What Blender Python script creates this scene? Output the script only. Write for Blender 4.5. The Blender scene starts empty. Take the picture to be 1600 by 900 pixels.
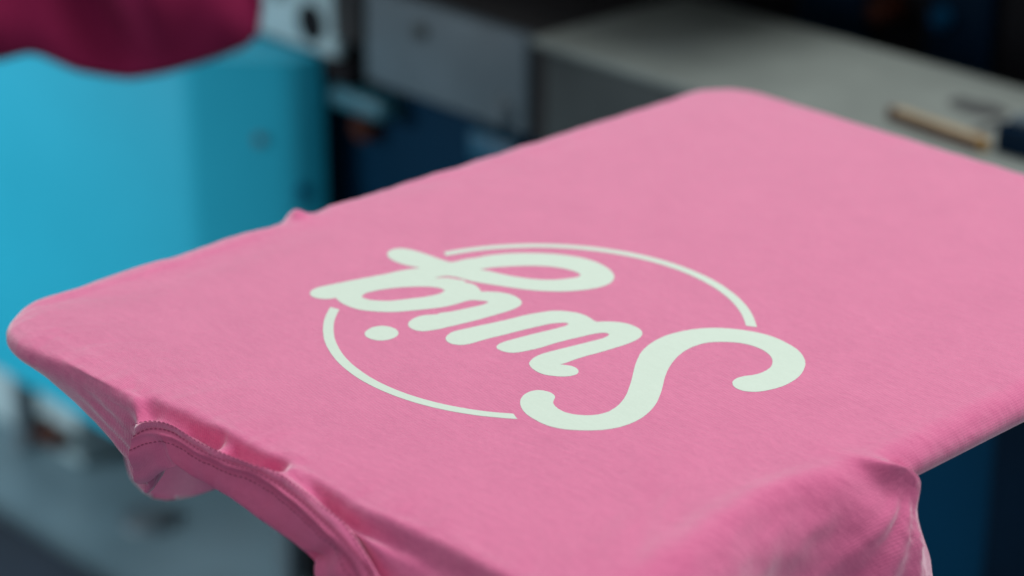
import bpy, bmesh, math, random
from mathutils import Vector, Matrix, noise
from mathutils.geometry import tessellate_polygon

random.seed(4)
scene = bpy.context.scene
ZP = 0.9                                   # height of the printing board above the floor

# ------------------------------------------------------------------ camera
cam_d = bpy.data.cameras.new('camera')
cam_d.sensor_width = 36.0
cam_d.lens = 84.94
cam_d.clip_start = 0.05
cam_d.clip_end = 200
cam_d.dof.use_dof = True
cam_d.dof.focus_distance = 1.095
cam_d.dof.aperture_fstop = 4.2
cam_d.dof.aperture_blades = 9
cam = bpy.data.objects.new('camera', cam_d)
scene.collection.objects.link(cam)
cam.matrix_world = (Matrix.Translation((0.75966, -0.82599, ZP + 0.47064))
                    @ Matrix.Rotation(math.radians(46.4), 4, 'Z')
                    @ Matrix.Rotation(math.radians(90 - 22.931), 4, 'X')
                    @ Matrix.Rotation(math.radians(0.302), 4, 'Z'))
scene.camera = cam

# ------------------------------------------------------------------ light
world = bpy.data.worlds.new('World')
scene.world = world
world.use_nodes = True
bg = world.node_tree.nodes['Background']
bg.inputs[0].default_value = (0.96, 0.97, 1.0, 1)
bg.inputs[1].default_value = 0.43


def area_lamp(name, loc, target, sx, sy, power, col, spread=180):
    d = bpy.data.lights.new(name, 'AREA')
    d.shape = 'RECTANGLE'
    d.size, d.size_y = sx, sy
    d.energy = power
    d.color = col
    d.spread = math.radians(spread)
    o = bpy.data.objects.new(name, d)
    scene.collection.objects.link(o)
    o.location = loc
    o.rotation_euler = (Vector(target) - Vector(loc)).to_track_quat('-Z', 'Y').to_euler()
    return o


area_lamp('area_lamp', (0.15, 1.3, 3.5), (0.0, 0.0, ZP), 2.0, 2.0, 78, (1.0, 0.98, 0.95))  # ceiling lamp high above the shirt
area_lamp('area_lamp', (-2.4, -2.2, 1.35), (-1.6, 0.5, 0.25), 1.2, 1.2, 9, (0.9, 0.97, 1.0), 50)  # unseen fill light added low down to brighten the cabinet and floor

scene.view_settings.view_transform = 'Standard'
scene.view_settings.look = 'None'
scene.view_settings.gamma = 1
scene.view_settings.use_curve_mapping = False
scene.view_settings.exposure = 0.0

# ------------------------------------------------------------------ helpers
COL = scene.collection


def link(name, me, mat=None, parent=None, loc=None):
    o = bpy.data.objects.new(name, me)
    COL.objects.link(o)
    if mat is not None and me is not None and not me.materials:
        me.materials.append(mat)
    if parent is not None:
        o.parent = parent
    if loc is not None:
        o.location = loc
    return o


def empty(name, loc):
    o = bpy.data.objects.new(name, None)
    COL.objects.link(o)
    o.location = loc
    return o


def tag(o, label=None, cat=None, group=None, kind=None):
    if label: o['label'] = label
    if cat: o['category'] = cat
    if group: o['group'] = group
    if kind: o['kind'] = kind
    return o


def box_mesh(name, x0, x1, y0, y1, z0, z1, bev=0.004, seg=3):
    bm = bmesh.new()
    bmesh.ops.create_cube(bm, size=1)
    for v in bm.verts:
        v.co = Vector(((x0 + x1) / 2 + v.co.x * (x1 - x0), (y0 + y1) / 2 + v.co.y * (y1 - y0),
                       (z0 + z1) / 2 + v.co.z * (z1 - z0)))
    if bev > 0:
        bmesh.ops.bevel(bm, geom=bm.edges[:], offset=bev, segments=seg, affect='EDGES', profile=0.5)
    return finish(bm, name)


def finish(bm, name, smooth=True, angle=0.7):
    bmesh.ops.recalc_face_normals(bm, faces=bm.faces[:])
    me = bpy.data.meshes.new(name)
    bm.to_mesh(me)
    bm.free()
    if smooth:
        for p in me.polygons:
            p.use_smooth = True
        try:
            me.set_sharp_from_angle(angle=angle)
        except Exception:
            pass
    return me


def cyl_mesh(name, r0, r1, p0, p1, n=24, bev=0.0):
    bm = bmesh.new()
    p0, p1 = Vector(p0), Vector(p1)
    L = (p1 - p0).length
    bmesh.ops.create_cone(bm, cap_ends=True, segments=n, radius1=r0, radius2=r1, depth=L)
    if bev:
        ed = [e for e in bm.edges if len(e.link_faces) == 2 and any(len(f.verts) > 4 for f in e.link_faces)]
        bmesh.ops.bevel(bm, geom=ed, offset=bev, segments=2, affect='EDGES')
    q = (p1 - p0).to_track_quat('Z', 'Y').to_matrix().to_4x4()
    bm.transform(Matrix.Translation((p0 + p1) / 2) @ q)
    return finish(bm, name)


def prism_mesh(name, pts, axis, a0, a1, bev=0.0):
    """polygon pts in the two other axes, extruded along axis from a0 to a1"""
    bm = bmesh.new()
    def co(p, a):
        if axis == 'X': return (a, p[0], p[1])
        if axis == 'Y': return (p[0], a, p[1])
        return (p[0], p[1], a)
    A = [bm.verts.new(co(p, a0)) for p in pts]
    B = [bm.verts.new(co(p, a1)) for p in pts]
    n = len(pts)
    bm.faces.new(A); bm.faces.new(B[::-1])
    for i in range(n):
        bm.faces.new((A[i], B[i], B[(i + 1) % n], A[(i + 1) % n]))
    bmesh.ops.recalc_face_normals(bm, faces=bm.faces[:])
    if bev:
        bmesh.ops.bevel(bm, geom=bm.edges[:], offset=bev, segments=2, affect='EDGES')
    return finish(bm, name)


# ------------------------------------------------------------------ materials
def new_mat(name):
    m = bpy.data.materials.new(name)
    m.use_nodes = True
    nt = m.node_tree
    return m, nt, nt.nodes['Principled BSDF']


def N(nt, t, **kw):
    n = nt.nodes.new(t)
    for k, v in kw.items():
        if k.startswith('i_'):
            n.inputs[k[2:].replace('_', ' ')].default_value = v
        else:
            setattr(n, k, v)
    return n


def surf_mat(name, col, rough=0.5, metal=0.0, var=0.12, scale=14, dirt=None, bump=0.0, bscale=200, coat=0.0, spec=0.5):
    m, nt, b = new_mat(name)
    tc = N(nt, 'ShaderNodeTexCoord')
    nz = N(nt, 'ShaderNodeTexNoise', i_Scale=scale, i_Detail=6.0, i_Roughness=0.62)
    nt.links.new(tc.outputs['Object'], nz.inputs['Vector'])
    cr = N(nt, 'ShaderNodeValToRGB')
    cr.color_ramp.elements[0].position = 0.3
    cr.color_ramp.elements[1].position = 0.7
    c0 = [c * (1 - var) for c in col]
    c1 = [min(1, c * (1 + var)) for c in col]
    cr.color_ramp.elements[0].color = (*c0, 1)
    cr.color_ramp.elements[1].color = (*c1, 1)
    nt.links.new(nz.outputs['Fac'], cr.inputs['Fac'])
    out = cr.outputs['Color']
    if dirt:
        nz2 = N(nt, 'ShaderNodeTexNoise', i_Scale=dirt[1], i_Detail=8.0, i_Roughness=0.7)
        nt.links.new(tc.outputs['Object'], nz2.inputs['Vector'])
        mr = N(nt, 'ShaderNodeMapRange')
        mr.inputs['From Min'].default_value = dirt[2]
        mr.inputs['From Max'].default_value = dirt[2] + 0.15
        nt.links.new(nz2.outputs['Fac'], mr.inputs['Value'])
        mx = N(nt, 'ShaderNodeMix', data_type='RGBA')
        nt.links.new(mr.outputs['Result'], mx.inputs[0])
        nt.links.new(out, mx.inputs[6])
        mx.inputs[7].default_value = (*dirt[0], 1)
        out = mx.outputs[2]
    nt.links.new(out, b.inputs['Base Color'])
    rr = N(nt, 'ShaderNodeMapRange')
    rr.inputs['To Min'].default_value = max(0.02, rough - 0.08)
    rr.inputs['To Max'].default_value = min(1, rough + 0.08)
    nt.links.new(nz.outputs['Fac'], rr.inputs['Value'])
    nt.links.new(rr.outputs['Result'], b.inputs['Roughness'])
    b.inputs['Metallic'].default_value = metal
    b.inputs['Coat Weight'].default_value = coat
    b.inputs['Specular IOR Level'].default_value = spec
    if bump:
        nb = N(nt, 'ShaderNodeTexNoise', i_Scale=bscale, i_Detail=4.0)
        nt.links.new(tc.outputs['Object'], nb.inputs['Vector'])
        bp = N(nt, 'ShaderNodeBump', i_Strength=bump, i_Distance=0.001)
        nt.links.new(nb.outputs['Fac'], bp.inputs['Height'])
        nt.links.new(bp.outputs['Normal'], b.inputs['Normal'])
    return m


def knit_mat(name, light, deep, wale=0.0012, rib=False, sheen=1.0, bump=0.55, fuzz=0.0):
    """cotton jersey / rib: UV is in metres, u across the wales, v along them"""
    m, nt, b = new_mat(name)
    uv = N(nt, 'ShaderNodeUVMap', uv_map='fabric')
    # heathered yarn: short streaks along the courses (u) and a weaker set along the wales (v)
    def streak(su, sv, det=3.0):
        mp = N(nt, 'ShaderNodeMapping')
        mp.inputs['Scale'].default_value = (su, sv, 1)
        mp.inputs['Rotation'].default_value = (0, 0, 0.10)
        nt.links.new(uv.outputs['UV'], mp.inputs['Vector'])
        nz = N(nt, 'ShaderNodeTexNoise', i_Scale=1.0, i_Detail=det, i_Roughness=0.6)
        nt.links.new(mp.outputs['Vector'], nz.inputs['Vector'])
        return nz.outputs['Fac']
    s0 = streak(950, 1900, 2.0)
    s1 = streak(260, 1150)
    s2 = streak(70, 320, 4.0)
    s3 = streak(22, 30, 3.0)
    def mth(op, a, c):
        n = N(nt, 'ShaderNodeMath', operation=op)
        for k, v in ((0, a), (1, c)):
            if isinstance(v, float): n.inputs[k].default_value = v
            else: nt.links.new(v, n.inputs[k])
        return n.outputs[0]
    f = mth('ADD', mth('ADD', mth('MULTIPLY', s1, 0.34), mth('MULTIPLY', s0, 0.30)), mth('ADD', mth('MULTIPLY', s2, 0.22), mth('MULTIPLY', s3, 0.14)))
    cr = N(nt, 'ShaderNodeValToRGB')
    cr.color_ramp.elements[0].position = 0.41
    cr.color_ramp.elements[1].position = 0.59
    cr.color_ramp.elements[0].color = (*deep, 1)
    cr.color_ramp.elements[1].color = (*light, 1)
    nt.links.new(f, cr.inputs['Fac'])
    nt.links.new(cr.outputs['Color'], b.inputs['Base Color'])
    b.inputs['Roughness'].default_value = 0.9
    b.inputs['Specular IOR Level'].default_value = 0.15
    b.inputs['Sheen Weight'].default_value = sheen
    b.inputs['Sheen Roughness'].default_value = 0.43
    b.inputs['Sheen Tint'].default_value = (1.0, 0.93, 0.98, 1)
    # wales: fine ridges running along v
    mpw = N(nt, 'ShaderNodeMapping')
    mpw.inputs['Scale'].default_value = (1 / wale, 1 / (wale * 60), 1)
    nt.links.new(uv.outputs['UV'], mpw.inputs['Vector'])
    sp = N(nt, 'ShaderNodeSeparateXYZ')
    nt.links.new(mpw.outputs['Vector'], sp.inputs[0])
    sn = mth('SINE', mth('MULTIPLY', sp.outputs['X'], 6.28318), 0.0)
    h = mth('ADD', mth('MULTIPLY', sn, 0.55 if rib else 0.28), mth('ADD', mth('ADD', mth('MULTIPLY', s1, 1.2), mth('MULTIPLY', s0, 0.9)), mth('MULTIPLY', s2, 1.0)))
    bp = N(nt, 'ShaderNodeBump', i_Strength=bump, i_Distance=0.00025)
    nt.links.new(h, bp.inputs['Height'])
    nt.links.new(bp.outputs['Normal'], b.inputs['Normal'])
    if fuzz:                                       # cotton fuzz: a second, tighter layer of fibres
        sh = N(nt, 'ShaderNodeBsdfSheen')
        sh.distribution = 'MICROFIBER'
        sh.inputs['Color'].default_value = (fuzz, fuzz * 0.97, fuzz, 1)
        sh.inputs['Roughness'].default_value = 0.55
        nt.links.new(bp.outputs['Normal'], sh.inputs['Normal'])
        ad = N(nt, 'ShaderNodeAddShader')
        nt.links.new(b.outputs[0], ad.inputs[0])
        nt.links.new(sh.outputs[0], ad.inputs[1])
        nt.links.new(ad.outputs[0], nt.nodes['Material Output'].inputs['Surface'])
    return m


PINK = knit_mat('pink_jersey', (0.755, 0.168, 0.352), (0.612, 0.116, 0.275), fuzz=0.15)
PINK_RIB = knit_mat('pink_rib', (0.790, 0.180, 0.360), (0.725, 0.155, 0.320), wale=0.00125, rib=True, bump=0.35, sheen=0.35)
PINK_THREAD = surf_mat('pink_thread', (0.40, 0.07, 0.17), 0.8, var=0.05)
PINK_SHADED = knit_mat('shaded_pink_jersey', (0.270, 0.014, 0.075), (0.215, 0.010, 0.058), sheen=0.10, bump=0.2)  # pink jersey of the second shirt, its shade put into the base colour
INK = knit_mat('mint_white_ink', (0.640, 0.775, 0.676), (0.604, 0.735, 0.638), sheen=0.0, bump=0.30)
_b = INK.node_tree.nodes['Principled BSDF']
_b.inputs['Roughness'].default_value = 0.55
_b.inputs['Specular IOR Level'].default_value = 0.3
BOARD = surf_mat('board_aluminium', (0.42, 0.43, 0.44), 0.45, metal=0.6)
FLOOR = surf_mat('floor_concrete', (0.140, 0.235, 0.285), 0.35, var=0.30, scale=3.5, dirt=((0.07, 0.10, 0.115), 5.0, 0.60), bump=0.2, bscale=60)
MAT_RUBBER = surf_mat('dark_rubber', (0.022, 0.036, 0.058), 0.8, var=0.2, scale=8)
CYAN = surf_mat('cyan_enamel', (0.014, 0.35, 0.51), 0.45, var=0.04, scale=5, coat=0.0, spec=0.3)
TEAL = surf_mat('teal_enamel', (0.001, 0.34, 0.53), 0.6, var=0.06, scale=6, spec=0.08)
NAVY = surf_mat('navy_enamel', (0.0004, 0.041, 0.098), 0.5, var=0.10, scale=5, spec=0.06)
NAVY_SHADED = surf_mat('shaded_navy_enamel', (0.0004, 0.019, 0.046), 0.5, var=0.15, scale=5, spec=0.05)  # navy of the left base panel, darker shade put into the colour
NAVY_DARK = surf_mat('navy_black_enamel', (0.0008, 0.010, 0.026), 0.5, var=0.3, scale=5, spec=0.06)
BLACK = surf_mat('black_steel', (0.005, 0.005, 0.007), 0.55, var=0.3, scale=12, spec=0.08)
BROWN_BLACK = surf_mat('brown_black_paint', (0.030, 0.030, 0.032), 0.5, var=0.2, scale=12, spec=0.15)
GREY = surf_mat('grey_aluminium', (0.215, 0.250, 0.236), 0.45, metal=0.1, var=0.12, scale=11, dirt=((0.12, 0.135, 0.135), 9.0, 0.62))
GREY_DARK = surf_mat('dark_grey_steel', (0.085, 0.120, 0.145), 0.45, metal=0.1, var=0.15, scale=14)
GREY_FRONT = surf_mat('shaded_grey_steel', (0.060, 0.073, 0.076), 0.5, var=0.15, scale=14, spec=0.2)  # ledge grey with front-face shade put into the colour; one bolt shares it
GREY_PALE = surf_mat('pale_grey_casting', (0.30, 0.42, 0.46), 0.45, var=0.15, scale=25)
WOOD = surf_mat('pale_wood', (0.38, 0.31, 0.20), 0.6, var=0.2, scale=40)
WOOD_DARK = surf_mat('stained_wood', (0.075, 0.022, 0.010), 0.6, var=0.3, scale=40)
AMBER = surf_mat('amber_wood', (0.33, 0.19, 0.05), 0.5, var=0.15, scale=60)
DARK_PATCH = surf_mat('dark_patch_grey', (0.050, 0.056, 0.058), 0.5, var=0.35, scale=60)  # dark grey of the two thin patches on the ledge top
ORANGE = surf_mat('orange_brown_plastic', (0.045, 0.012, 0.006), 0.5, spec=0.15)
BLUE_PART = surf_mat('blue_plastic', (0.006, 0.07, 0.13), 0.45)
SKY_PART = surf_mat('light_blue_plastic', (0.02, 0.11, 0.155), 0.5)

# ------------------------------------------------------------------ setting
def floor_mesh():
    bm = bmesh.new()
    bmesh.ops.create_grid(bm, x_segments=60, y_segments=60, size=7)
    for v in bm.verts:
        v.co.z = 0.0015 * noise.noise(v.co * 0.9)
    return finish(bm, 'floor')
tag(link('floor', floor_mesh(), FLOOR), kind='structure')


# ------------------------------------------------------------------ the printed T-shirt
HX, HY, RC, RL = 0.200, 0.2714, 0.032, 0.046          # outline of the stretched shirt on its board


def lerp_table(tab, x):
    if x <= tab[0][0]: return tab[0][1:]
    if x >= tab[-1][0]: return tab[-1][1:]
    for a, b in zip(tab, tab[1:]):
        if a[0] <= x <= b[0]:
            t = (x - a[0]) / (b[0] - a[0])
            return tuple(p + (q - p) * t for p, q in zip(a[1:], b[1:]))


def widen(sec):
    """eight control points -> ten: midpoints either side of the fourth"""
    def mid(a, p, q, d):
        return tuple(-.0625 * u + .5625 * v + .5625 * w - .0625 * x for u, v, w, x in zip(a, p, q, d))
    return [sec[0], sec[1], sec[2], mid(sec[1], sec[2], sec[3], sec[4]), sec[3], mid(sec[2], sec[3], sec[4], sec[5])] + list(sec[4:])


DEF = [(-0.034, 0), (-0.016, 0), (-0.0045, -0.0006), (0.0018, -0.0042), (0.0045, -0.0090),
       (0.0020, -0.0145), (-0.008, -0.0185), (-0.03, -0.0205)]
DEF = widen(DEF)

# collar side: tables in X of (outward offset, z)
CREST = [(-.155, -.0042), (-.124, -.002), (-.101, -.0015), (-.075, -.0037), (-.0635, -.0066), (-.043, -.0096), (-.017, -.0112),
         (.0136, -.0117), (.0225, -.0140), (.0523, -.0105), (.0838, -.0092), (.119, -.0135), (.155, -.0135)]
HEM1 = [(-.068, .0070, -.0125), (-.0618, .0070, -.009), (-.0554, .0064, -.005), (-.0484, .0044, -.0025), (-.0404, .0032, -.001), (-.0337, .0028, -.0008),
        (-.0255, .0032, -.001), (-.0169, .0038, -.0012), (-.0099, .0036, -.001), (-.0017, .0029, -.001), (.0052, .0026, -.0006),
        (.0214, .0013, 0.0), (.0272, -.0012, .0004), (.0365, -.0018, 0.0), (.0525, -.0007, -.001), (.0673, .0002, -.003),
        (.0786, .0004, -.0045), (.0876, .0019, -.008), (.0992, .0043, -.013), (.1045, .0051, -.017), (.12, .0081, -.024)]
HEM2 = [(-.0655, .0077, -.0165), (-.0593, .0077, -.013), (-.0539, .0060, -.0085), (-.0485, .0048, -.006), (-.0411, .0034, -.0042), (-.0342, .0030, -.0035),
        (-.0245, .0040, -.0035), (-.016, .0047, -.0035), (-.0059, .0046, -.0035), (.0059, .0034, -.003), (.0259, .0010, -.002),
        (.0383, .0002, -.003), (.0612, .0027, -.0045), (.0819, .0049, -.008), (.0966, .0058, -.0135), (.101, .0060, -.017), (.1169, .0089, -.025)]
HEM3 = [(-.0645, .0080, -.0190), (-.0595, .0080, -.0162), (-.054, .0062, -.0115), (-.046, .0052, -.0085), (-.0387, .0050, -.0066), (-.0324, .0043, -.0058), (-.0243, .0046, -.0058), (-.0138, .0054, -.006),
        (-.0061, .0045, -.006), (.0067, .0042, -.0055), (.0205, .0016, -.0045), (.0351, .0014, -.005), (.0573, .0036, -.007),
        (.0792, .0060, -.0105), (.0919, .0059, -.0155), (.1139, .0098, -.026)]
RIBB = [(-.0705, .0006, -.0442), (-.060, .0016, -.0385), (-.050, .0026, -.0300), (-.0370, .0046, -.0215), (-.0305, .0060, -.0176), (-.0270, .0062, -.0178), (-.0196, .0056, -.0190), (-.0103, .0056, -.0188), (.0080, .0056, -.0187),
        (.0257, .0056, -.0213), (.0401, .0056, -.0224), (.0546, .0056, -.0242), (.0638, .0056, -.0265), (.0691, .0062, -.0310), (.085, .007, -.040), (.1139, .0098, -.052)]
ZB = [(-.166, -.0115), (-.147, -.0125), (-.126, -.0156), (-.11, -.0202), (-.096, -.0247), (-.086, -.031), (-.075, -.0416), (-.070, -.0445)]


def smooth(a, b, x):
    t = max(0.0, min(1.0, (x - a) / (b - a)))
    return t * t * (3 - 2 * t)


def gauss(x, c, w):
    return math.exp(-((x - c) / w) ** 2)


def collar_section(x):
    """eight control points (outward, z) of the shirt's section over the collar edge at X = x"""
    co = lerp_table(CREST, x)[0]
    # shoulder shape (left of the neck)
    zb = lerp_table(ZB, x)[0]
    q = smooth(-.160, -.115, x)                                     # the ridge sharpens away from the corner
    sh = [(-.036, 0), (-.020, -.0002), (co - .004 + .0025 * q, -.0007), (.0020 - .0022 * q, -.0028), (.0040 - .0030 * q, -.0085),
          (.0025 - .0030 * q, -.0085 + (zb + .0085) * .62 - .002 * q), (-.0020 - .0025 * q, zb - .0030 - .0045 * q), (-.024, zb * .55 - .004)]
    sh = widen(sh)
    # neck shape: crest, valley, small ridge, valley, hem, seam
    h1 = lerp_table(HEM1, x); h2 = lerp_table(HEM2, x)
    a = smooth(-.060, -.028, x) * (1 - smooth(.020, .036, x))      # one deep dip left of the pinch
    b = smooth(.036, .070, x)                                      # two long folds right of it
    pinch = 1 - .80 * gauss(x, -.0105, .0032) - .85 * gauss(x, .0330, .0042)
    pinch = max(pinch, .1)
    dz = (.0022 + .0085 * a) * pinch
    vA = (co + .0030 + .0010 * (1 - a), h1[1] - dz * .72)
    rA = (co + (h1[0] - co) * .50, h1[1] - dz)
    wA = (h1[0] - .0024, h1[1] - dz * .70)
    vB = (co + .0042, -.0100)
    rB = (co + .0092, min(-.0070, h1[1] * .45 - .0035))
    wB = (h1[0] - .0030, h1[1] - .0048)
    mix = lambda p, q: (p[0] + (q[0] - p[0]) * b, p[1] + (q[1] - p[1]) * b)
    nk = [(-.045, 0), (co - .008, -.0001), (co, -.0008), mix(vA, vB), mix(rA, rB), mix(wA, wB), (h1[0], h1[1]), (h2[0], h2[1]),
          (h2[0] - .004, h2[1] - .004), (h2[0] - .011, h2[1] - .007)]
    w = smooth(-.0700, -.0560, x)
    return [(p[0] + (q[0] - p[0]) * w, p[1] + (q[1] - p[1]) * w) for p, q in zip(sh, nk)]


# stations of the sleeve on the X = +HX side: (outward, Y, z) x 8
SLEEVE = [
    # rolled side just before the sleeve
    [(-.034, -.068, 0), (-.016, -.068, 0), (-.0045, -.068, -.0006), (.0016, -.068, -.0042), (.0040, -.068, -.0090), (.0015, -.068, -.0145), (-.008, -.068, -.0185), (-.03, -.068, -.0205)],
    # fold line of the sleeve, lapping over the roll
    [(-.036, -.076, 0), (-.020, -.077, 0), (-.0050, -.0755, .0004), (.0046, -.0670, -.0022), (.0094, -.0590, -.0098), (.0118, -.0620, -.0230), (.0168, -.0560, -.0480), (.022, -.050, -.150)],
    [(-.036, -.082, 0), (-.021, -.082, 0), (-.0080, -.0815, -.0012), (.0006, -.0785, -.0072), (.0056, -.0720, -.0140), (.0132, -.0705, -.0225), (.0200, -.0660, -.0480), (.026, -.060, -.150)],
    [(-.038, -.095, 0), (-.023, -.095, 0), (-.0095, -.0950, -.0004), (-.0002, -.0930, -.0072), (.0088, -.0890, -.0180), (.0150, -.0870, -.0300), (.0195, -.0860, -.0520), (.026, -.086, -.150)],
    [(-.040, -.115, 0), (-.026, -.115, 0), (-.0130, -.1150, .0002), (-.0040, -.1150, -.0076), (.0030, -.1140, -.0190), (.0070, -.1130, -.0340), (.0110, -.1130, -.0560), (.018, -.113, -.150)],
    [(-.041, -.140, 0), (-.028, -.140, 0), (-.0140, -.1400, .0006), (-.0050, -.1400, -.0072), (.0020, -.1400, -.0180), (.0030, -.1400, -.0340), (.0060, -.1400, -.0580), (.010, -.140, -.150)],
    [(-.040, -.165, 0), (-.026, -.165, 0), (-.0110, -.1650, .0008), (-.0010, -.1650, -.0066), (.0060, -.1650, -.0165), (.0110, -.1650, -.0310), (.0130, -.1650, -.0560), (.016, -.165, -.150)],
    [(-.037, -.195, 0), (-.022, -.195, 0), (-.0050, -.1950, .0006), (.0050, -.1950, -.0060), (.0130, -.1950, -.0165), (.0220, -.1950, -.0300), (.0260, -.1950, -.0560), (.028, -.195, -.150)],
    [(-.035, -.225, 0), (-.018, -.225, 0), (-.0050, -.2250, -.0006), (.0050, -.2250, -.0045), (.0120, -.2250, -.0130), (.0150, -.2250, -.0280), (.0160, -.2250, -.0500), (.016, -.225, -.130)],
]


SLEEVE = [widen(s) for s in SLEEVE]


def catmull(p0, p1, p2, p3, t):
    """cubic through p1..p2 with chord-length tangents, so uneven spacing does not overshoot"""
    e = 1e-6
    d0 = math.dist(p0, p1) + e; d1 = math.dist(p1, p2) + e; d2 = math.dist(p2, p3) + e
    t2, t3 = t * t, t * t * t
    h00, h10, h01, h11 = 2 * t3 - 3 * t2 + 1, t3 - 2 * t2 + t, -2 * t3 + 3 * t2, t3 - t2
    out = []
    for a, b, c, d in zip(p0, p1, p2, p3):
        s1 = (c - b) / d1
        m1 = ((b - a) / d0 * d1 + s1 * d0) / (d0 + d1) * d1
        m2 = (s1 * d2 + (d - c) / d2 * d1) / (d1 + d2) * d1
        out.append(h00 * b + h10 * m1 + h01 * c + h11 * m2)
    return tuple(out)


def build_stations():
    """closed list of stations, each = ten 3D control points; counter-clockwise from the right side"""
    st = []
    def plain(px, py, nx, ny, sec):
        st.append([(px + nx * o, py + ny * o, z) for o, z in sec])
    # right side, from sleeve end upwards (Y increasing) : X = +HX
    ys = [-.040, -.015, .01, .04, .07, .1, .13, .16, .19, .22, HY - RC]
    for s in SLEEVE[::-1]:
        st.append([(HX + o, y, z) for o, y, z in s])
    for y in [-.060, -.052] + ys:
        plain(HX, y, 1, 0, DEF)
    def corner(cx, cy, a0, sec0, sec1, n=6, RC=RC):
        for k in range(1, n):
            t = k / n
            a = a0 + t * math.pi / 2
            ca, sa = math.cos(a), math.sin(a)
            sec = [(p[0] + (q[0] - p[0]) * t, p[1] + (q[1] - p[1]) * t) for p, q in zip(sec0, sec1)]
            pts = []
            for o, z in sec:
                r = max(RC + o, 0.0)
                # inner rings keep a rounded square shape instead of collapsing to a point
                ex = min(RC + o, 0.0)
                pts.append((cx + ca * r + ex * (1 if abs(math.cos(a0 + math.pi / 4)) and math.cos(a0 + math.pi / 4) > 0 else -1),
                            cy + sa * r + ex * (1 if math.sin(a0 + math.pi / 4) > 0 else -1), z))
            st.append(pts)
    corner(HX - RC, HY - RC, 0, DEF, DEF)
    xs = [HX - RC - k * 0.0336 for k in range(11)]
    for x in xs:
        plain(x, HY, 0, 1, DEF)
    corner(-HX + RC, HY - RC, math.pi / 2, DEF, DEF)
    n = 18
    for k in range(n + 1):
        y = (HY - RC) + (-HY + RL - HY + RC) * k / n
        plain(-HX, y, -1, 0, DEF)
    c0 = collar_section(-HX + RL)
    corner(-HX + RL, -HY + RL, math.pi, DEF, c0, 8, RL)
    x = -HX + RL
    while x < HX - RC - 1e-6:
        plain(x, -HY, 0, -1, collar_section(x))
        x += 0.0042 if -.085 < x < .125 else 0.010
    c1 = collar_section(HX - RC)
    if HX - RC - (x - 0.010) < 0.005: st.pop()
    plain(HX - RC, -HY, 0, -1, c1)
    s_end = [(o, z) for o, y, z in SLEEVE[-1]]
    corner(HX - RC, -HY + RC, 1.5 * math.pi, c1, s_end)
    return st


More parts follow.
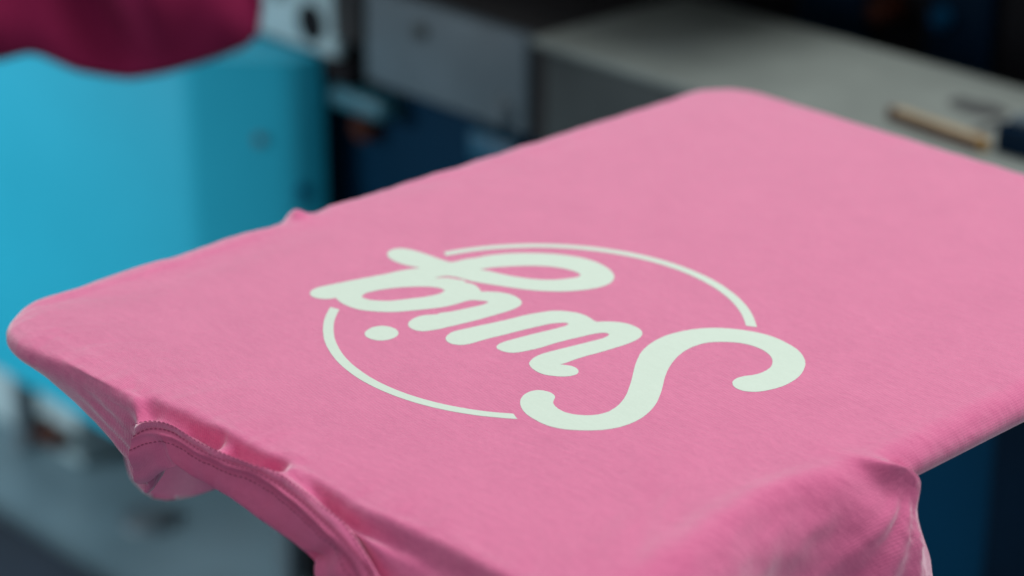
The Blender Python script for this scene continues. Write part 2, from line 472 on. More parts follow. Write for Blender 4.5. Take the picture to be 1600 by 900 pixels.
def build_shirt_body():
    st = build_stations()
    n = len(st)
    # resample along the perimeter
    rows = []
    for s in st:                                     # innermost ring: the outline shrunk towards the middle
        s[0] = (s[2][0] * 0.80, s[2][1] * 0.84, 0.0)
    for i in range(n):
        a, b, c, d = st[i - 1], st[i], st[(i + 1) % n], st[(i + 2) % n]
        L = max((Vector(b[k]) - Vector(c[k])).length for k in (1, 4, 6))
        m = max(2, min(14, int(L / 0.0018) + 1))
        for q in range(m):
            t = q / m
            rows.append([catmull(a[k], b[k], c[k], d[k], t) for k in range(10)])
    # section splines
    cols = []
    SEG = [2, 5, 4, 4, 4, 4, 6, 6, 4]
    for r in rows:
        line, acc = [], []
        for k in range(9):
            a = r[k - 1] if k > 0 else tuple(2 * u - v for u, v in zip(r[0], r[1]))
            d = r[k + 2] if k < 8 else tuple(2 * u - v for u, v in zip(r[9], r[8]))
            for q in range(SEG[k]):
                line.append(Vector(catmull(a, r[k], r[k + 1], d, q / SEG[k])))
        line.append(Vector(r[9]))
        cols.append(line)
    m = len(cols[0])
    R = len(cols)
    me = bpy.data.meshes.new('front_panel')
    verts, uvs = [], []
    for line in cols:
        # unrolled fabric coordinates: keep the start point, add the run of the section outward
        p0, p1 = line[0], line[6]
        dirv = Vector((p1.x - p0.x, p1.y - p0.y, 0)).normalized()
        acc = 0.0
        for k, p in enumerate(line):
            if k: acc += (p - line[k - 1]).length
            e = smooth(0.012, 0.04, acc)
            # small cloth unevenness, strongest beyond the board edge
            w = 0.00055 * e * noise.noise(Vector((p.x * 60, p.y * 60, p.z * 90)))
            w += 0.00025 * e * noise.noise(Vector((p.x * 190, p.y * 190, p.z * 150 + 7)))
            verts.append((p.x + dirv.x * w, p.y + dirv.y * w, p.z + w * 0.7))
            uvs.append((p0.x + dirv.x * acc, p0.y + dirv.y * acc))
    faces = []
    for i in range(R):
        i2 = (i + 1) % R
        for k in range(m - 1):
            faces.append((i * m + k, i * m + k + 1, i2 * m + k + 1, i2 * m + k))
    # flat middle of the panel: concentric rings closing on a centre point
    prev = [i * m for i in range(R)]
    for f in (0.75, 0.5, 0.25):
        ring = []
        for i in range(R):
            p = cols[i][0]
            ring.append(len(verts)); verts.append((p.x * f, p.y * f, 0.0)); uvs.append((p.x * f, p.y * f))
        for i in range(R):
            i2 = (i + 1) % R
            faces.append((prev[i], prev[i2], ring[i2], ring[i]))
        prev = ring
    c_ = len(verts); verts.append((0, 0, 0)); uvs.append((0, 0))
    for i in range(R):
        faces.append((prev[i], prev[(i + 1) % R], c_))
    me.from_pydata(verts, [], faces)
    uvl = me.uv_layers.new(name='fabric')
    for lp in me.loops:
        uvl.data[lp.index].uv = uvs[lp.vertex_index]
    for p in me.polygons:
        p.use_smooth = True
    me.update()
    # local ripples: small puckers on the flat top near the collar, the tab on the far long edge, drag lines by the sleeve
    for v in me.vertices:
        x, y, z = v.co
        # short dimple on the shoulder, left of the neckband
        u = (x + .0819) * .94 - (y + .2629) * .34
        t = (x + .0819) * .34 + (y + .2629) * .94
        if abs(u) < .03 and abs(t) < .02:
            v.co.z -= .0016 * math.exp(-(u / .0065) ** 2 - (t / .0017) ** 2)
            v.co.z += .0008 * math.exp(-((u - .002) / .007) ** 2 - ((t - .0034) / .0022) ** 2)
        # tab of cloth standing up on the far long edge
        if x < -.18:
            v.co.z += .0050 * math.exp(-((y + .0745) / .0050) ** 2) * smooth(-.188, -.199, x) * (1 if z > -.012 else 0)
            v.co.z -= .0012 * math.exp(-((y + .060) / .006) ** 2) * smooth(-.188, -.199, x)
            v.co.z += .0006 * math.sin(y * 95) * smooth(-.186, -.2, x) * smooth(.1, -.1, y)
        # slack along the edges: shallow streaks that follow the edge
        ec = smooth(-.232, -.262, y) * smooth(-.19, -.15, x) * (1 - smooth(.13, .17, x))
        if ec > 0 and z > -.02:
            v.co.z += ec * (.00075 * noise.noise(Vector((x * 30 + y * 22, y * 150, 2.0))) + .00035 * noise.noise(Vector((x * 75, y * 260, 5.0))))
        el_ = smooth(-.168, -.190, x) * smooth(.16, .02, y)
        if el_ > 0 and z > -.012:
            v.co.z += el_ * .00060 * noise.noise(Vector((x * 150, y * 24, 9.0)))
            v.co.z -= .0007 * math.exp(-((x + .1835 - .02 * (y + .15) ) / .0028) ** 2) * smooth(-.26, -.22, y) * smooth(-.04, -.10, y)
        # pleats on the hanging shoulder beside the neck
        if -.125 < x < -.058 and y < -.262 and z < -.006:
            k_ = smooth(-.125, -.085, x) * (1 - smooth(-.066, -.058, x)) * smooth(-.006, -.014, z)
            v.co.y -= k_ * .0011 * math.sin(z * 620 + x * 190)
        # drag lines running from the sleeve towards the collar corner
        if x > .13 and -.26 < y < -.10:
            s_ = (x - .175) * .80 + (y + .19) * .6
            q_ = (x - .175) * .6 - (y + .19) * .80
            v.co.z += .00045 * math.sin(s_ * 420) * math.exp(-(q_ / .03) ** 2 - (s_ / .02) ** 2)
        # wrinkled slack of the sleeve
        if x > .19 and y < -.064 and z < -.004:
            # creases fanning out from where the sleeve is caught on the board edge
            ry, rz = y + .060, z + .010
            rr = math.hypot(ry, rz); aa = math.atan2(rz, ry)
            fan = sum(s_ * math.exp(-((aa - a_) / w_) ** 2) for a_, w_, s_ in ((-1.86, .050, 1.0), (-2.06, .060, -.9), (-2.28, .055, 1.0), (-2.50, .070, -1.1), (-2.72, .055, .8)))
            v.co.x += .0018 * fan * smooth(.004, .022, rr) * (1 - smooth(.075, .125, rr))
            v.co.x += (.0022 * noise.noise(Vector((y * 26 + z * 14, z * 34 - y * 12, 4.0))) + .0009 * noise.noise(Vector((y * 60 + z * 50, z * 95 - y * 30, 8.0)))) * smooth(-.004, -.02, z)
    me.update()
    return me


shirt = empty('pink_tshirt', (0, 0, ZP))
tag(shirt, 'pink cotton T-shirt stretched over a board, printed with white lettering in a ring', 'T-shirt')
front_panel = link('front_panel', build_shirt_body(), PINK, shirt)
mod = front_panel.modifiers.new('Solidify', 'SOLIDIFY')
mod.thickness = 0.0008
mod.offset = -1


def loft_mesh(name, rows, uvscale=None, smooth_sh=True):
    """rows: list of equal-length lists of Vectors; fabric uv = arc length both ways"""
    R, m = len(rows), len(rows[0])
    me = bpy.data.meshes.new(name)
    verts = [tuple(p) for r in rows for p in r]
    faces = [(i * m + k, (i + 1) * m + k, (i + 1) * m + k + 1, i * m + k + 1) for i in range(R - 1) for k in range(m - 1)]
    me.from_pydata(verts, [], faces)
    uvl = me.uv_layers.new(name='fabric')
    us = [0.0]
    for i in range(1, R):
        us.append(us[-1] + (rows[i][m // 2] - rows[i - 1][m // 2]).length)
    vs = [0.0]
    for k in range(1, m):
        vs.append(vs[-1] + (rows[R // 2][k] - rows[R // 2][k - 1]).length)
    for lp in me.loops:
        i, k = divmod(lp.vertex_index, m)
        uvl.data[lp.index].uv = (us[i], vs[k])
    for p in me.polygons:
        p.use_smooth = True
    me.update()
    return me


def smooth_table(tab, x, h=0.0022):
    a = [lerp_table(tab, x + d * h) for d in (-1, -.5, 0, .5, 1)]
    return tuple(sum(c) / 5 for c in zip(*a))


# ---- ribbed collar: a folded band sewn to the neckline
def collar_rows():
    rows = []
    n = 620
    for i in range(n + 1):
        f = i / n
        # the band's own parameter: its lower edge lags behind the seam
        xs = -.0595 + f * (.1135 + .0595)
        h2 = smooth_table(HEM2, xs); h3 = smooth_table(HEM3, xs)
        # map seam parameter to lower edge parameter
        xb = lerp_table([(-.0595, -.0700), (-.052, -.0530), (-.043, -.0330), (-.036, -.0275), (-.025, -.0200), (.0, -.003), (.03, .0230), (.06, .0460), (.085, .0640), (.1135, .085)], xs)[0]
        hb = smooth_table(RIBB, xb, 0.0016)
        P = [Vector((xs, -HY - h2[0] - .0002, h2[1] + .0006)),
             Vector((xs, -HY - h2[0] - .0006, h2[1] - .0004)),
             Vector(((xs * .9 + xb * .1), -HY - h3[0] - .0009, (h2[1] + h3[1]) / 2)),
             Vector(((xs * .85 + xb * .15), -HY - h3[0] - .0006, h3[1])),
             Vector(((xs * .7 + xb * .3), -HY - h3[0] - .0013, h3[1] + (hb[1] - h3[1]) * .28)),
             Vector(((xs * .4 + xb * .6), -HY - (h3[0] * .4 + hb[0] * .6) - .0014, h3[1] + (hb[1] - h3[1]) * .65)),
             Vector((xb, -HY - hb[0] - .0004, hb[1] + .0010)),
             Vector((xb, -HY - hb[0] + .0009, hb[1])),
             Vector((xb, -HY - hb[0] + .0026, hb[1] + .0014)),
             Vector((xb, -HY - hb[0] + .0040, hb[1] + .009))]
        # crease where the band bends round the side of the neck, and a buckle further right
        cr = gauss(xs, -.0445, .0035)
        for k in (4, 5, 6):
            P[k].y += .0022 * cr * (1 if k < 6 else .6)
        bk = gauss(xs, .094, .006)
        for k in (4, 5, 6):
            P[k].y -= .0026 * bk
            P[k].y += .0028 * gauss(xs, .083, .005)
        line = []
        SEG = [3, 4, 4, 5, 6, 6, 4, 4, 3]
        for k in range(9):
            a = P[k - 1] if k else P[0] * 2 - P[1]
            d = P[k + 2] if k < 8 else P[9] * 2 - P[8]
            for q in range(SEG[k]):
                line.append(Vector(catmull(a, P[k], P[k + 1], d, q / SEG[k])))
        line.append(P[9])
        ph = math.sin(2 * math.pi * f * 0.173 / 0.00125)
        for k, p in enumerate(line):
            amp = (.00045 if 5 < k < 13 else (.00020 if k >= 13 else 0)) * smooth(-.052, -.036, xs)
            p.y -= amp * ph
            p.y -= .0004 * noise.noise(Vector((p.x * 90, p.z * 90, 3.0)))
        rows.append(line)
    return rows


crow = collar_rows()
collar = link('collar', loft_mesh('collar', crow), PINK_RIB, shirt)
collar['label'] = 'ribbed neckband with a double row of stitching'


# ---- stitching: rows of short raised threads along the neckline seam
def stitch_mesh(name, pts, length=0.0021, gap=0.0008, r=0.00026):
    bm = bmesh.new()
    acc, run, start = 0.0, [], True
    P = pts
    d = [0.0]
    for a, b in zip(P, P[1:]): d.append(d[-1] + (b - a).length)
    def at(s):
        s = max(0, min(d[-1], s))
        lo = 0
        for i in range(1, len(d)):
            if d[i] >= s:
                t = (s - d[i - 1]) / max(1e-9, d[i] - d[i - 1])
                return P[i - 1].lerp(P[i], t)
        return P[-1]
    s = 0.0
    while s + length < d[-1]:
        a, c, b = at(s), at(s + length / 2), at(s + length)
        tang = (b - a).normalized()
        side = tang.cross(Vector((0, -0.6, 0.8))).normalized()
        up = side.cross(tang).normalized()
        ring = []
        for q, (p, k) in enumerate(((a, .35), (a.lerp(c, .5) + up * r * .8, 1), (c + up * r, 1), (c.lerp(b, .5) + up * r * .8, 1), (b, .35))):
            ring.append([bm.verts.new(p + (side * math.cos(w) + up * math.sin(w)) * r * k) for w in (0, 1.26, 2.51, 3.77, 5.03)])
        for u, v in zip(ring, ring[1:]):
            for i in range(5):
                bm.faces.new((u[i], u[(i + 1) % 5], v[(i + 1) % 5], v[i]))
        s += length + gap
    return finish(bm, name)


seam_a = [Vector((x, -HY - smooth_table(HEM1, x)[0] - .0004, smooth_table(HEM1, x)[1] + .0002)) for x in [-.061 + k * .0012 for k in range(143)]]
link('stitching', stitch_mesh('stitching', seam_a), PINK_THREAD, collar)
seam_b = [crow[i][14] + Vector((0, -.0001, 0.0)) for i in range(0, len(crow), 4)]
link('stitching', stitch_mesh('stitching', seam_b), PINK_THREAD, collar)
seam_c = [crow[i][2] + Vector((0, -.0001, 0.0001)) for i in range(0, len(crow), 4)]
link('stitching', stitch_mesh('stitching', seam_c), PINK_THREAD, collar)


# ---- back of the shirt hanging under the board
def back_rows():
    rows = []
    for i in range(61):
        x = -.165 + .33 * i / 60
        line = []
        for k in range(61):
            y = -.16 + .41 * k / 60
            sag = -.032 - .035 * (1 - (x / .165) ** 2) * (1 - ((y - .045) / .205) ** 2)
            line.append(Vector((x, y, sag + .002 * noise.noise(Vector((x * 20, y * 20, 1))))))
        rows.append(line)
    return rows
bp_ = link('back_panel', loft_mesh('back_panel', back_rows()), PINK, shirt)


def back_neck_rows(Y0=-.185):
    # bottom outline of the back neck that shows through the neck opening: (X, z)
    bot = [(-.205, -.060), (-.1872, -.093), (-.183, -.1081), (-.1739, -.1132), (-.1661, -.1147), (-.1553, -.112), (-.1411, -.1053), (-.127, -.0977), (-.1104, -.0877), (-.0861, -.0696), (-.04, -.052)]
    rows = []
    for i in range(91):
        x = -.198 + .155 * i / 90
        zb = smooth_table(bot, x, .0012)[0]
        line = []
        for k in range(25):
            t = k / 24
            line.append(Vector((x, Y0 + .016 * (1 - t) ** 2 + .0015 * math.sin(x * 90 + 3 * t), -.034 + (zb + .034) * t)))
        for q in range(1, 5):
            line.append(Vector((x, Y0 + .0010 * q, zb + .0012 * q)))
        rows.append(line)
    return rows
link('back_neck', loft_mesh('back_neck', back_neck_rows(-.2)), PINK, shirt)


# ---- printed lettering (flat film of ink on the cloth)
L_S = [(592,-1317,0),(548,-1299,0),(513,-1305,0),(487,-1322,0),(474,-1352,0),(476,-1393,0),(499,-1441,0),(531,-1477,0),(580,-1512,0),(638,-1535,0),(694,-1544,0),(756,-1547,0),(811,-1536,0),(859,-1513,0),(902,-1479,0),(941,-1440,0),(976,-1392,0),(1000,-1338,0),(1011,-1277,0),(1010,-1209,0),(992,-1131,0),(956,-1045,0),(903,-958,0),(837,-867,0),(783,-796,0),(741,-733,0),(705,-670,0),(669,-589,0),(648,-516,0),(642,-444,0),(651,-381,0),(682,-327,0),(723,-285,0),(773,-252,0),(831,-237,0),(891,-238,0),(946,-256,0),(991,-286,0),(1018,-316,0),(1045,-364,0),(1054,-418,0),(1047,-475,0),(1025,-523,0),(1017,-564,0),(1029,-606,0),(1052,-631,0),(1084,-646,0),(1126,-644,0),(1159,-624,0),(1183,-595,0),(1203,-545,0),(1216,-482,0),(1214,-407,0),(1193,-322,0),(1157,-251,0),(1119,-199,0),(1071,-156,0),(997,-114,0),(914,-93,0),(831,-86,0),(756,-98,0),(691,-122,0),(629,-158,0),(574,-201,0),(527,-259,0),(495,-321,0),(475,-387,0),(465,-457,0),(470,-527,0),(492,-615,0),(521,-683,0),(556,-740,0),(600,-804,0),(657,-877,0),(713,-949,0),(760,-1014,0),(791,-1060,0),(828,-1127,0),(854,-1201,0),(860,-1260,0),(846,-1312,0),(818,-1349,0),(780,-1377,0),(737,-1393,0),(689,-1391,0),(649,-1378,0),(629,-1365,0),(611,-1344,0),(600,-1328,0)]
L_W = [(-231,-1240,0),(-247,-1216,0),(-258,-1186,0),(-259,-1153,0),(-248,-1106,0),(-230,-1034,0),(-207,-950,0),(-186,-863,0),(-170,-782,0),(-148,-712,0),(-135,-680,0),(-117,-642,0),(-89,-612,0),(-45,-583,0),(8,-565,0),(67,-567,0),(112,-577,0),(125,-577,1),(152,-544,0),(189,-510,0),(236,-486,0),(295,-482,0),(348,-497,0),(372,-516,0),(395,-554,0),(406,-605,0),(407,-662,0),(400,-726,0),(387,-818,0),(371,-905,0),(366,-942,0),(363,-994,0),(360,-1032,0),(356,-1053,1),(380,-1038,0),(409,-1026,0),(443,-1029,0),(468,-1044,0),(483,-1069,0),(482,-1099,0),(463,-1133,0),(426,-1164,0),(374,-1187,0),(324,-1185,0),(276,-1169,0),(252,-1153,0),(229,-1118,0),(215,-1073,0),(214,-1031,0),(220,-990,0),(237,-910,0),(256,-825,0),(271,-750,0),(282,-690,0),(278,-654,0),(269,-640,0),(251,-638,0),(231,-659,0),(214,-699,0),(198,-767,0),(180,-840,0),(167,-910,0),(159,-985,0),(141,-1057,0),(123,-1107,0),(109,-1127,0),(82,-1143,0),(49,-1148,0),(22,-1144,0),(11,-1136,0),(-2,-1116,0),(-8,-1084,0),(-4,-1036,0),(8,-969,0),(25,-879,0),(39,-821,0),(51,-762,0),(56,-717,0),(49,-695,0),(35,-696,0),(10,-721,0),(-10,-759,0),(-28,-825,0),(-44,-893,0),(-59,-968,0),(-70,-1026,0),(-85,-1090,0),(-95,-1159,0),(-102,-1204,0),(-118,-1241,0),(-146,-1261,0),(-180,-1267,0),(-213,-1255,0)]
L_G = [(-1220,-755,0),(-1250,-714,0),(-1252,-678,0),(-1231,-645,0),(-1190,-624,0),(-1131,-611,0),(-1059,-603,0),(-986,-597,0),(-936,-591,0),(-918,-586,1),(-907,-553,0),(-899,-503,0),(-880,-462,0),(-858,-390,0),(-821,-314,0),(-770,-244,0),(-719,-188,0),(-658,-134,0),(-590,-88,0),(-511,-53,0),(-436,-38,0),(-357,-42,0),(-283,-64,0),(-223,-100,0),(-191,-136,0),(-167,-190,0),(-165,-253,0),(-183,-315,0),(-218,-383,0),(-268,-450,0),(-330,-506,0),(-390,-549,0),(-457,-585,0),(-528,-619,0),(-599,-652,0),(-649,-675,0),(-697,-687,0),(-752,-701,0),(-792,-721,0),(-810,-755,0),(-820,-791,1),(-798,-765,0),(-775,-737,0),(-734,-718,0),(-680,-703,0),(-676,-709,0),(-639,-700,0),(-597,-703,0),(-550,-722,0),(-530,-733,1),(-504,-705,0),(-457,-670,0),(-403,-651,0),(-347,-654,0),(-300,-674,0),(-277,-698,0),(-265,-732,0),(-260,-786,0),(-266,-851,0),(-276,-931,0),(-288,-1009,0),(-303,-1077,0),(-316,-1138,0),(-329,-1194,0),(-343,-1233,0),(-362,-1268,0),(-388,-1285,0),(-418,-1289,0),(-465,-1273,0),(-487,-1251,0),(-502,-1221,0),(-510,-1180,0),(-505,-1144,0),(-482,-1103,0),(-467,-1077,0),(-469,-1068,0),(-449,-1018,0),(-431,-955,0),(-414,-891,0),(-403,-837,0),(-405,-806,0),(-407,-798,1),(-421,-798,0),(-449,-815,0),(-475,-835,0),(-488,-855,0),(-493,-883,0),(-499,-941,0),(-512,-998,0),(-537,-1055,0),(-563,-1105,0),(-591,-1153,0),(-621,-1204,0),(-665,-1253,0),(-713,-1292,0),(-770,-1324,0),(-834,-1336,0),(-902,-1333,0),(-944,-1321,0),(-962,-1316,1),(-972,-1348,0),(-993,-1370,0),(-1028,-1388,0),(-1060,-1388,0),(-1091,-1373,0),(-1115,-1341,0),(-1123,-1297,0),(-1114,-1251,0),(-1097,-1184,0),(-1075,-1100,0),(-1051,-1018,0),(-1027,-935,0),(-1008,-847,0),(-984,-784,0),(-966,-750,1),(-1003,-766,0),(-1057,-783,0),(-1107,-789,0),(-1162,-783,0),(-1202,-768,0)]
L_H1 = [(-882,-1212,0),(-903,-1171,0),(-897,-1122,0),(-880,-1068,0),(-855,-1015,0),(-818,-957,0),(-775,-905,0),(-731,-868,0),(-691,-854,0),(-663,-859,0),(-652,-890,0),(-659,-946,0),(-676,-999,0),(-701,-1046,0),(-723,-1095,0),(-755,-1148,0),(-797,-1187,0),(-839,-1212,0)]
L_H2 = [(-746,-544,1),(-726,-491,0),(-692,-435,0),(-650,-373,0),(-602,-316,0),(-546,-266,0),(-484,-230,0),(-422,-210,0),(-370,-209,0),(-346,-217,0),(-337,-250,0),(-354,-292,0),(-376,-336,0),(-408,-379,0),(-451,-417,0),(-506,-452,0),(-566,-481,0),(-634,-504,0),(-699,-523,0)]
L_DOT = [(-531,-1492,0),(-553,-1458,0),(-561,-1409,0),(-544,-1370,0),(-506,-1350,0),(-461,-1350,0),(-425,-1369,0),(-402,-1404,0),(-398,-1444,0),(-416,-1487,0),(-452,-1508,0),(-492,-1510,0)]
L_A1 = [(-890,-1407,1),(-828,-1486,0),(-753,-1564,0),(-686,-1621,0),(-637,-1658,0),(-575,-1698,0),(-505,-1736,0),(-427,-1771,0),(-339,-1802,0),(-251,-1824,0),(-157,-1840,0),(-62,-1846,0),(31,-1844,0),(121,-1834,0),(213,-1816,0),(301,-1790,0),(385,-1757,0),(451,-1725,0),(575,-1647,0),(602,-1627,0),(639,-1597,1),(588,-1573,1),(562,-1593,0),(540,-1610,0),(442,-1672,0),(377,-1704,0),(298,-1737,0),(205,-1765,0),(113,-1784,0),(14,-1794,0),(-92,-1794,0),(-194,-1783,0),(-301,-1760,0),(-409,-1724,0),(-504,-1679,0),(-588,-1630,0),(-657,-1579,0),(-727,-1519,0),(-792,-1450,0),(-835,-1395,1)]
L_A2 = [(-1045,-520,1),(-1032,-477,0),(-1011,-418,0),(-987,-364,0),(-955,-299,0),(-912,-228,0),(-861,-157,0),(-812,-99,0),(-754,-40,0),(-692,14,0),(-625,63,0),(-553,108,0),(-477,147,0),(-396,181,0),(-310,208,0),(-217,228,0),(-114,241,0),(-11,243,0),(94,235,0),(198,217,0),(301,187,0),(408,144,0),(510,89,0),(601,25,0),(655,-20,0),(696,-57,1),(648,-82,1),(587,-29,0),(516,24,0),(432,75,0),(345,116,0),(250,150,0),(163,172,0),(73,186,0),(-25,193,0),(-124,189,0),(-220,176,0),(-310,155,0),(-388,129,0),(-418,117,0),(-488,85,0),(-562,43,0),(-632,-4,0),(-696,-56,0),(-757,-114,0),(-811,-177,0),(-861,-244,0),(-906,-316,0),(-944,-392,0),(-976,-473,0),(-995,-532,0),(-999,-545,1)]

def spline(pts, per=9):
    """closed outline through the points; the third value 1 marks a corner"""
    n = len(pts)
    out = []
    for i in range(n):
        p0, p1, p2, p3 = pts[i - 1], pts[i], pts[(i + 1) % n], pts[(i + 2) % n]
        a = p1 if p1[2] else p0
        d = p2 if p2[2] else p3
        for k in range(per):
            q = catmull(a[:2], p1[:2], p2[:2], d[:2], k / per)
            jx = noise.noise(Vector((q[0] * .09, q[1] * .09, 1.0))); jy = noise.noise(Vector((q[0] * .09, q[1] * .09, 6.0)))
            out.append(Vector(((q[0] + 1.1 * jx) * 1e-4, (q[1] + 1.1 * jy) * 1e-4)))
    return out


def print_mesh(name, outer, holes=(), z0=0.00001, z1=0.00013):
    loops = [spline(outer)] + [spline(h, 4) for h in holes]
    tri = tessellate_polygon([[Vector((p.x, p.y, 0)) for p in l] for l in loops])
    flat = [p for l in loops for p in l]
    n = len(flat)
    verts = [(p.x, p.y, z1) for p in flat] + [(p.x, p.y, z0) for p in flat]
    faces = [tuple(t) for t in tri]
    off = 0
    for l in loops:
        m = len(l)
        for i in range(m):
            a, b = off + i, off + (i + 1) % m
            faces.append((a, b, b + n, a + n))
        off += m
    bm = bmesh.new()
    bv = [bm.verts.new(v) for v in verts]
    for f in faces:
        try: bm.faces.new([bv[i] for i in f])
        except ValueError: pass
    me = finish(bm, name, smooth=False)
    uvl = me.uv_layers.new(name='fabric')
    for lp in me.loops:
        uvl.data[lp.index].uv = me.vertices[lp.vertex_index].co.xy
    return me


link('printed_letter', print_mesh('printed_letter', L_S), INK, shirt)
link('printed_letter', print_mesh('printed_letter', L_W), INK, shirt)
link('printed_letter', print_mesh('printed_letter', L_G, (L_H1, L_H2)), INK, shirt)
link('printed_dot', print_mesh('printed_dot', L_DOT), INK, shirt)
link('printed_ring_arc', print_mesh('printed_ring_arc', L_A1), INK, shirt)
link('printed_ring_arc', print_mesh('printed_ring_arc', L_A2), INK, shirt)

# ------------------------------------------------------------------ board that carries the shirt
board = empty('printing_board', (0, 0, ZP))
tag(board, 'flat printing board on a post, inside the stretched pink T-shirt', 'printing board')
def rounded_slab(name, hx, hy, r, z0, z1):
    pts = []
    for cx, cy, a0 in ((hx - r, hy - r, 0), (-hx + r, hy - r, 90), (-hx + r, -hy + r, 180), (hx - r, -hy + r, 270)):
        for k in range(7):
            a = math.radians(a0 + 15 * k)
            pts.append((cx + r * math.cos(a), cy + r * math.sin(a)))
    return prism_mesh(name, pts, 'Z', z0, z1)
link('board', rounded_slab('board', .172, .240, .025, -.0125, -.0030), BOARD, board)
link('support_arm', box_mesh('support_arm', -.03, .03, -.10, .20, -.0330, -.0130, .003), GREY_DARK, board)
link('post', cyl_mesh('post', .022, .022, (0, 0, -ZP + .031), (0, 0, -.0335), 24), GREY_DARK, board)
link('foot_plate', cyl_mesh('foot_plate', .16, .15, (0, 0, -ZP + .003), (0, 0, -ZP + .030), 32, .004), GREY_DARK, board)

# ------------------------------------------------------------------ printing machine behind
rail = empty('machine_rail', (0, 0, ZP))
tag(rail, 'long grey metal machine ledge behind the pink T-shirt', 'machine ledge')
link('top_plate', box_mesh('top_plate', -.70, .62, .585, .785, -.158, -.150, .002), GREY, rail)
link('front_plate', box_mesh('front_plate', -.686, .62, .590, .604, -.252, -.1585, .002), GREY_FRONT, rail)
link('end_plate', box_mesh('end_plate', -.925, -.706, .584, .60, -.243, -.152, .003), GREY_DARK, rail)
link('end_top', box_mesh('end_top', -.925, -.706, .6005, .79, -.172, -.156, .002), BROWN_BLACK, rail)
link('joint_strip', box_mesh('joint_strip', -.7055, -.6865, .592, .62, -.250, -.1585, .001), BROWN_BLACK, rail)
b1 = cyl_mesh('bolt', .016, .013, (-.735, .586, -.226), (-.735, .574, -.226), 20, .002)
link('bolt', b1, GREY_DARK, rail)
b2 = cyl_mesh('bolt', .008, .007, (-.843, .586, -.176), (-.843, .577, -.176), 20, .002)
link('bolt', b2, GREY_FRONT, rail)

def blob_mesh(name, cx, cy, rx, ry, z0, h, n=48, seed=0):
    bm = bmesh.new()
    rings = []
    for q, (f, zz) in enumerate(((1.0, 0), (.93, .6), (.8, 1), (.4, 1.05))):
        ring = []
        for i in range(n):
            a = 2 * math.pi * i / n
            w = 1 + .28 * noise.noise(Vector((math.cos(a) * 1.4, math.sin(a) * 1.4, seed)))
            ring.append(bm.verts.new((cx + rx * w * f * math.cos(a), cy + ry * w * f * math.sin(a), z0 + h * zz)))
        rings.append(ring)
    for u, v in zip(rings, rings[1:]):
        for i in range(n):
            bm.faces.new((u[i], u[(i + 1) % n], v[(i + 1) % n], v[i]))
    bm.faces.new(rings[-1])
    return finish(bm, name)
link('dark_patch', blob_mesh('dark_patch', -.318, .716, .030, .016, -.1498, .0006, seed=3), DARK_PATCH, rail)
link('dark_patch', blob_mesh('dark_patch', -.285, .683, .007, .022, -.1497, .0005, seed=8), DARK_PATCH, rail)

# wooden stick on the ledge
def stick():
    s = empty('wooden_stick', (-.296, .637, ZP - .150))
    s.rotation_euler = (0, 0, math.radians(-5))
    tag(s, 'short pale wooden stick with a dark side, lying on the grey ledge', 'wooden stick')
    pts = [(-.048, -.002), (-.044, -.0042), (.040, -.0052), (.0415, .0045), (-.042, .0040), (-.047, .0025)]
    link('stick_top', prism_mesh('stick_top', pts, 'Z', .0078, .0112, .001), WOOD, s)
    link('stick_body', prism_mesh('stick_body', [(p[0] * .985, p[1] * .95) for p in pts], 'Z', .0002, .0077, .0008), WOOD_DARK, s)
    link('amber_tip', box_mesh('amber_tip', .0418, .0470, -.0050, .0043, .0003, .0105, .0018), AMBER, s)
    link('dark_end', box_mesh('dark_end', -.0545, -.0482, -.0032, .0032, .0003, .0102, .0015), WOOD_DARK, s)
    return s
stick()

clamp = empty('blue_clamp', (-.225, .655, ZP - .150))
tag(clamp, 'small dark blue clamp block on the grey ledge at the right edge', 'clamp')
link('clamp_body', box_mesh('clamp_body', -.022, .03, -.016, .016, .0003, .022, .003), NAVY_DARK, clamp)
link('clamp_lever', box_mesh('clamp_lever', -.016, .03, -.008, .010, .0222, .028, .002), GREY_DARK, clamp)

# base cabinet under the ledge
base = empty('navy_machine', (0, 0, 0))
tag(base, 'dark navy steel machine base standing under the grey ledge', 'machine base')
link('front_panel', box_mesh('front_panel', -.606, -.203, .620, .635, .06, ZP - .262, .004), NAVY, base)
link('front_panel', box_mesh('front_panel', -1.04, -.610, .620, .635, .06, ZP - .262, .004), NAVY_SHADED, base)
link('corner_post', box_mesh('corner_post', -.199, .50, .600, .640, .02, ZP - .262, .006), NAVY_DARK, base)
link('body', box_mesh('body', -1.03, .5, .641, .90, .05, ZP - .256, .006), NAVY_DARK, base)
link('foot', box_mesh('foot', -1.14, -1.05, .64, .74, 0.003, .10, .01), BLACK, base)
link('foot', box_mesh('foot', .35, .45, .66, .76, 0.003, .0495, .005), BLACK, base)
link('light_blue_cover', box_mesh('light_blue_cover', -.985, -.905, .585, .619, ZP - .284, ZP - .262, .008), SKY_PART, base)
link('red_knob', cyl_mesh('red_knob', .016, .013, (-.955, .619, ZP - .303), (-.955, .598, ZP - .303), 20, .003), ORANGE, base)
link('blue_cover', box_mesh('blue_cover', -.80, -.735, .600, .619, ZP - .292, ZP - .263, .006), BLUE_PART, base)

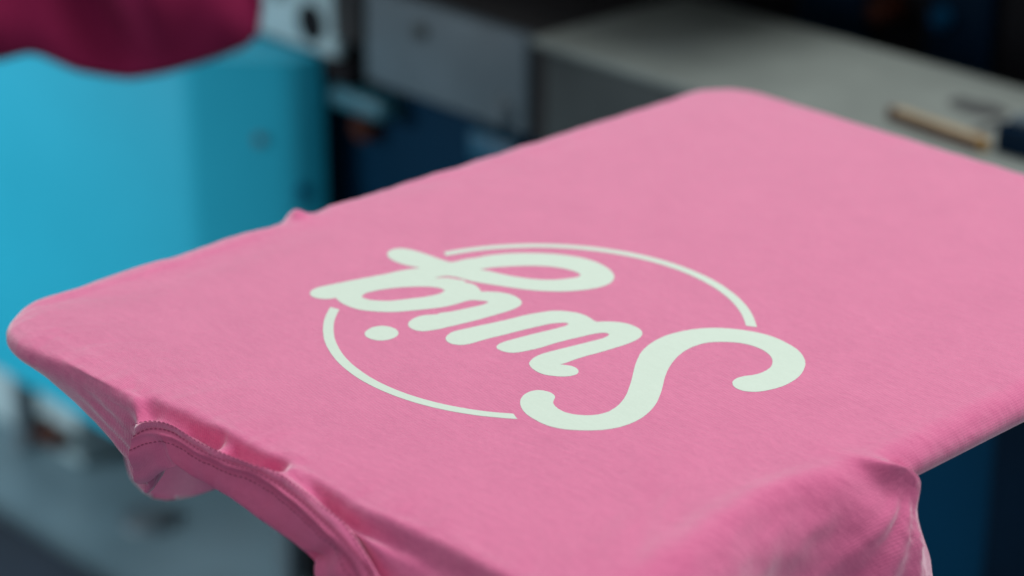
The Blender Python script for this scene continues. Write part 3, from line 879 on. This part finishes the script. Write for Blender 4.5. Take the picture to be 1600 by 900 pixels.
# dark machine body behind the ledge
rear = empty('dark_machine', (0, 0, 0))
tag(rear, 'black and navy machine body in the dark behind the grey ledge', 'machine')
link('rear_panel', box_mesh('rear_panel', -1.6, .7, .96, 1.00, .02, 1.15, .006), BLACK, rear)
link('navy_panel', box_mesh('navy_panel', -.70, -.615, .945, .959, .45, 1.10, .004), NAVY_DARK, rear)
link('navy_panel', box_mesh('navy_panel', -.545, -.475, .945, .959, .45, 1.10, .004), NAVY_DARK, rear)
link('shadow_block', box_mesh('shadow_block', -1.25, -.50, .63, .959, ZP + .0, ZP + .25, .01), BLACK, rear)  # unseen block added to cast shade on the ledge's left end
link('orange_knob', cyl_mesh('orange_knob', .014, .012, (-.590, .959, ZP - .172), (-.590, .925, ZP - .172), 20, .003), ORANGE, rear)
link('blue_knob', cyl_mesh('blue_knob', .012, .010, (-.522, .944, ZP - .165), (-.522, .93, ZP - .165), 20, .003), NAVY, rear)

# pale bracket beside the ledge
brk = empty('pale_bracket', (0, 0, ZP))
tag(brk, 'pale grey metal bracket with a dark hole above the cyan cabinet', 'bracket')
link('plate', box_mesh('plate', -1.13, -.972, .588, .604, -.236, .02, .006), GREY_PALE, brk)
link('hole', cyl_mesh('hole', .020, .020, (-1.009, .606, -.206), (-1.009, .5865, -.206), 24), BLACK, brk)
link('hole', cyl_mesh('hole', .013, .013, (-1.058, .606, -.180), (-1.058, .5865, -.180), 24), GREY_DARK, brk)
link('foot_block', box_mesh('foot_block', -1.11, -.955, .59, .64, -.262, -.2365, .004), BLACK, brk)
link('dark_post', box_mesh('dark_post', -.962, -.925, .575, .62, -.208, .02, .004), BROWN_BLACK, brk)

# ------------------------------------------------------------------ cyan cabinet
cab = empty('cyan_cabinet', (0, 0, 0))
tag(cab, 'bright cyan enamelled machine cabinet on legs at the left', 'cabinet')
zc0, zc1 = ZP - .705, ZP - .212
zs0 = zc0 + .10
ztop = zc1 - .026
def corner_profile():
    pts = [(-1.0905, .592), (-1.0905, .489), (-1.083, .4905), (-1.074, .496), (-1.018, .546), (-1.006, .557), (-1.0, .570), (-.998, .592)]
    return pts
link('body', box_mesh('body', -2.1, -1.091, .489, .66, zc0, ztop, .0015), CYAN, cab)
link('rounded_corner', prism_mesh('rounded_corner', corner_profile(), 'Z', zs0, ztop), CYAN, cab)
link('top_lip', box_mesh('top_lip', -2.1, -1.12, .487, .67, ztop + .0005, ztop + .014, .004), CYAN, cab)
link('screw', cyl_mesh('screw', .006, .005, (-1.030, .536, ZP - .318), (-1.027, .5325, ZP - .318), 16, .001), GREY_DARK, cab)
link('screw', cyl_mesh('screw', .007, .006, (-1.003, .566, ZP - .372), (-.994, .563, ZP - .372), 16, .001), NAVY, cab)
for lx, ly in ((-1.63, .598), (-1.10, .60), (-2.0, .54)):
    lg = link('leg', box_mesh('leg', lx - .010, lx + .010, ly, ly + .018, .030, zc0 - .0005, .003), GREY_DARK, cab)
    link('foot_pad', cyl_mesh('foot_pad', .016, .012, (lx, ly + .009, .002), (lx, ly + .009, .0295), 20, .004), GREY_DARK, lg)

mat = link('floor_mat', box_mesh('floor_mat', -2.4, -.75, -.35, .472, .002, .014, .003), MAT_RUBBER)
tag(mat, 'dark rubber floor mat at the bottom left', 'floor mat')
crate = empty('pale_box', (0, 0, 0))
tag(crate, 'pale grey box on the floor under the cyan cabinet', 'box')
link('body', box_mesh('body', -2.05, -1.53, .62, .90, .003, .140, .008), GREY_PALE, crate)
link('lid', box_mesh('lid', -2.06, -1.52, .612, .91, .1405, .165, .006), GREY_PALE, crate)
link('handle', cyl_mesh('handle', .014, .012, (-1.585, .606, .040), (-1.535, .606, .040), 18, .004), ORANGE, crate)
link('handle_bracket', box_mesh('handle_bracket', -1.60, -1.585, .600, .6195, .026, .054, .003), BLACK, crate)
drain = empty('drain_cover', (-1.363, .606, 0))
tag(drain, 'small dark round drain cover on the floor below the collar', 'drain cover')
link('ring', cyl_mesh('ring', .034, .032, (0, 0, .001), (0, 0, .006), 28, .001), GREY_DARK, drain)
link('lid', cyl_mesh('lid', .024, .023, (0, 0, .0061), (0, 0, .009), 28, .001), GREY_DARK, drain)

# ------------------------------------------------------------------ second shirt, pink with its shade put into the colour, upper left
sh2 = empty('shaded_pink_tshirt', (0, 0, ZP))
tag(sh2, 'pink T-shirt with shade painted in as deep magenta, hanging off another board at the top left', 'T-shirt')
bot = [(-.18, -.1200), (-.03, -.122), (.0, -.122), (.023, -.117), (.033, -.120), (.060, -.135), (.0856, -.142), (.1034, -.145), (.132, -.141), (.168, -.132), (.198, -.122), (.210, -.111), (.2145, -.100), (.216, -.07), (.217, -.02)]
O2 = Vector((-.877, .161, 0)); U2 = Vector((.112, .179, 0)).normalized(); V2 = Vector((-U2.y, U2.x, 0))
def shirt2_rows():
    rows = []
    for i in range(121):
        u = -.18 + .396 * i / 120
        zb = smooth_table(bot, u, .004)[0]
        line = []
        for k in range(8):                                   # over the board top, coming forward
            line.append(O2 + U2 * u + V2 * (.36 * (1 - k / 7) + .010) + Vector((0, 0, .010)))
        for k in range(1, 5):
            a = k / 4 * math.pi / 2
            line.append(O2 + U2 * u + V2 * (.010 - .010 * math.sin(a)) + Vector((0, 0, .010 * math.cos(a))))
        for k in range(1, 25):
            t = k / 24
            fold = (.016 * math.sin(u * 38 - t * 3.2 + 1.2) + .006 * math.sin(u * 90 - t * 2 + 2)) * math.sin(math.pi * min(1, t * .97))
            line.append(O2 + U2 * u + V2 * fold + Vector((0, 0, zb * t)))
        for k in range(1, 5):
            line.append(line[-1] + V2 * .003 + Vector((0, 0, .004)))
        rows.append(line)
    # wrap round the far end
    last = rows[-1]
    for q in range(1, 13):
        rows.append([p + V2 * (.012 * q) + U2 * (-.0006 * q * q) if k >= 8 else p + U2 * (-.0002 * q) for k, p in enumerate(last)])
    return rows
link('body_panel', loft_mesh('body_panel', shirt2_rows()), PINK_SHADED, sh2)
brd2 = empty('second_board', O2 + Vector((0, 0, ZP)))
tag(brd2, 'printing board inside the second pink T-shirt at the top left', 'printing board')
brd2.rotation_euler = (0, 0, math.atan2(U2.y, U2.x))
link('board', box_mesh('board', -.17, .18, .02, .37, -.006, .007, .003), BOARD, brd2)
link('support_arm', box_mesh('support_arm', -.03, .03, .15, .73, -.03, -.0065, .003), GREY_DARK, brd2)
link('post', cyl_mesh('post', .020, .020, (0, .69, -.2235), (0, .69, -.0305), 20), GREY_DARK, brd2)
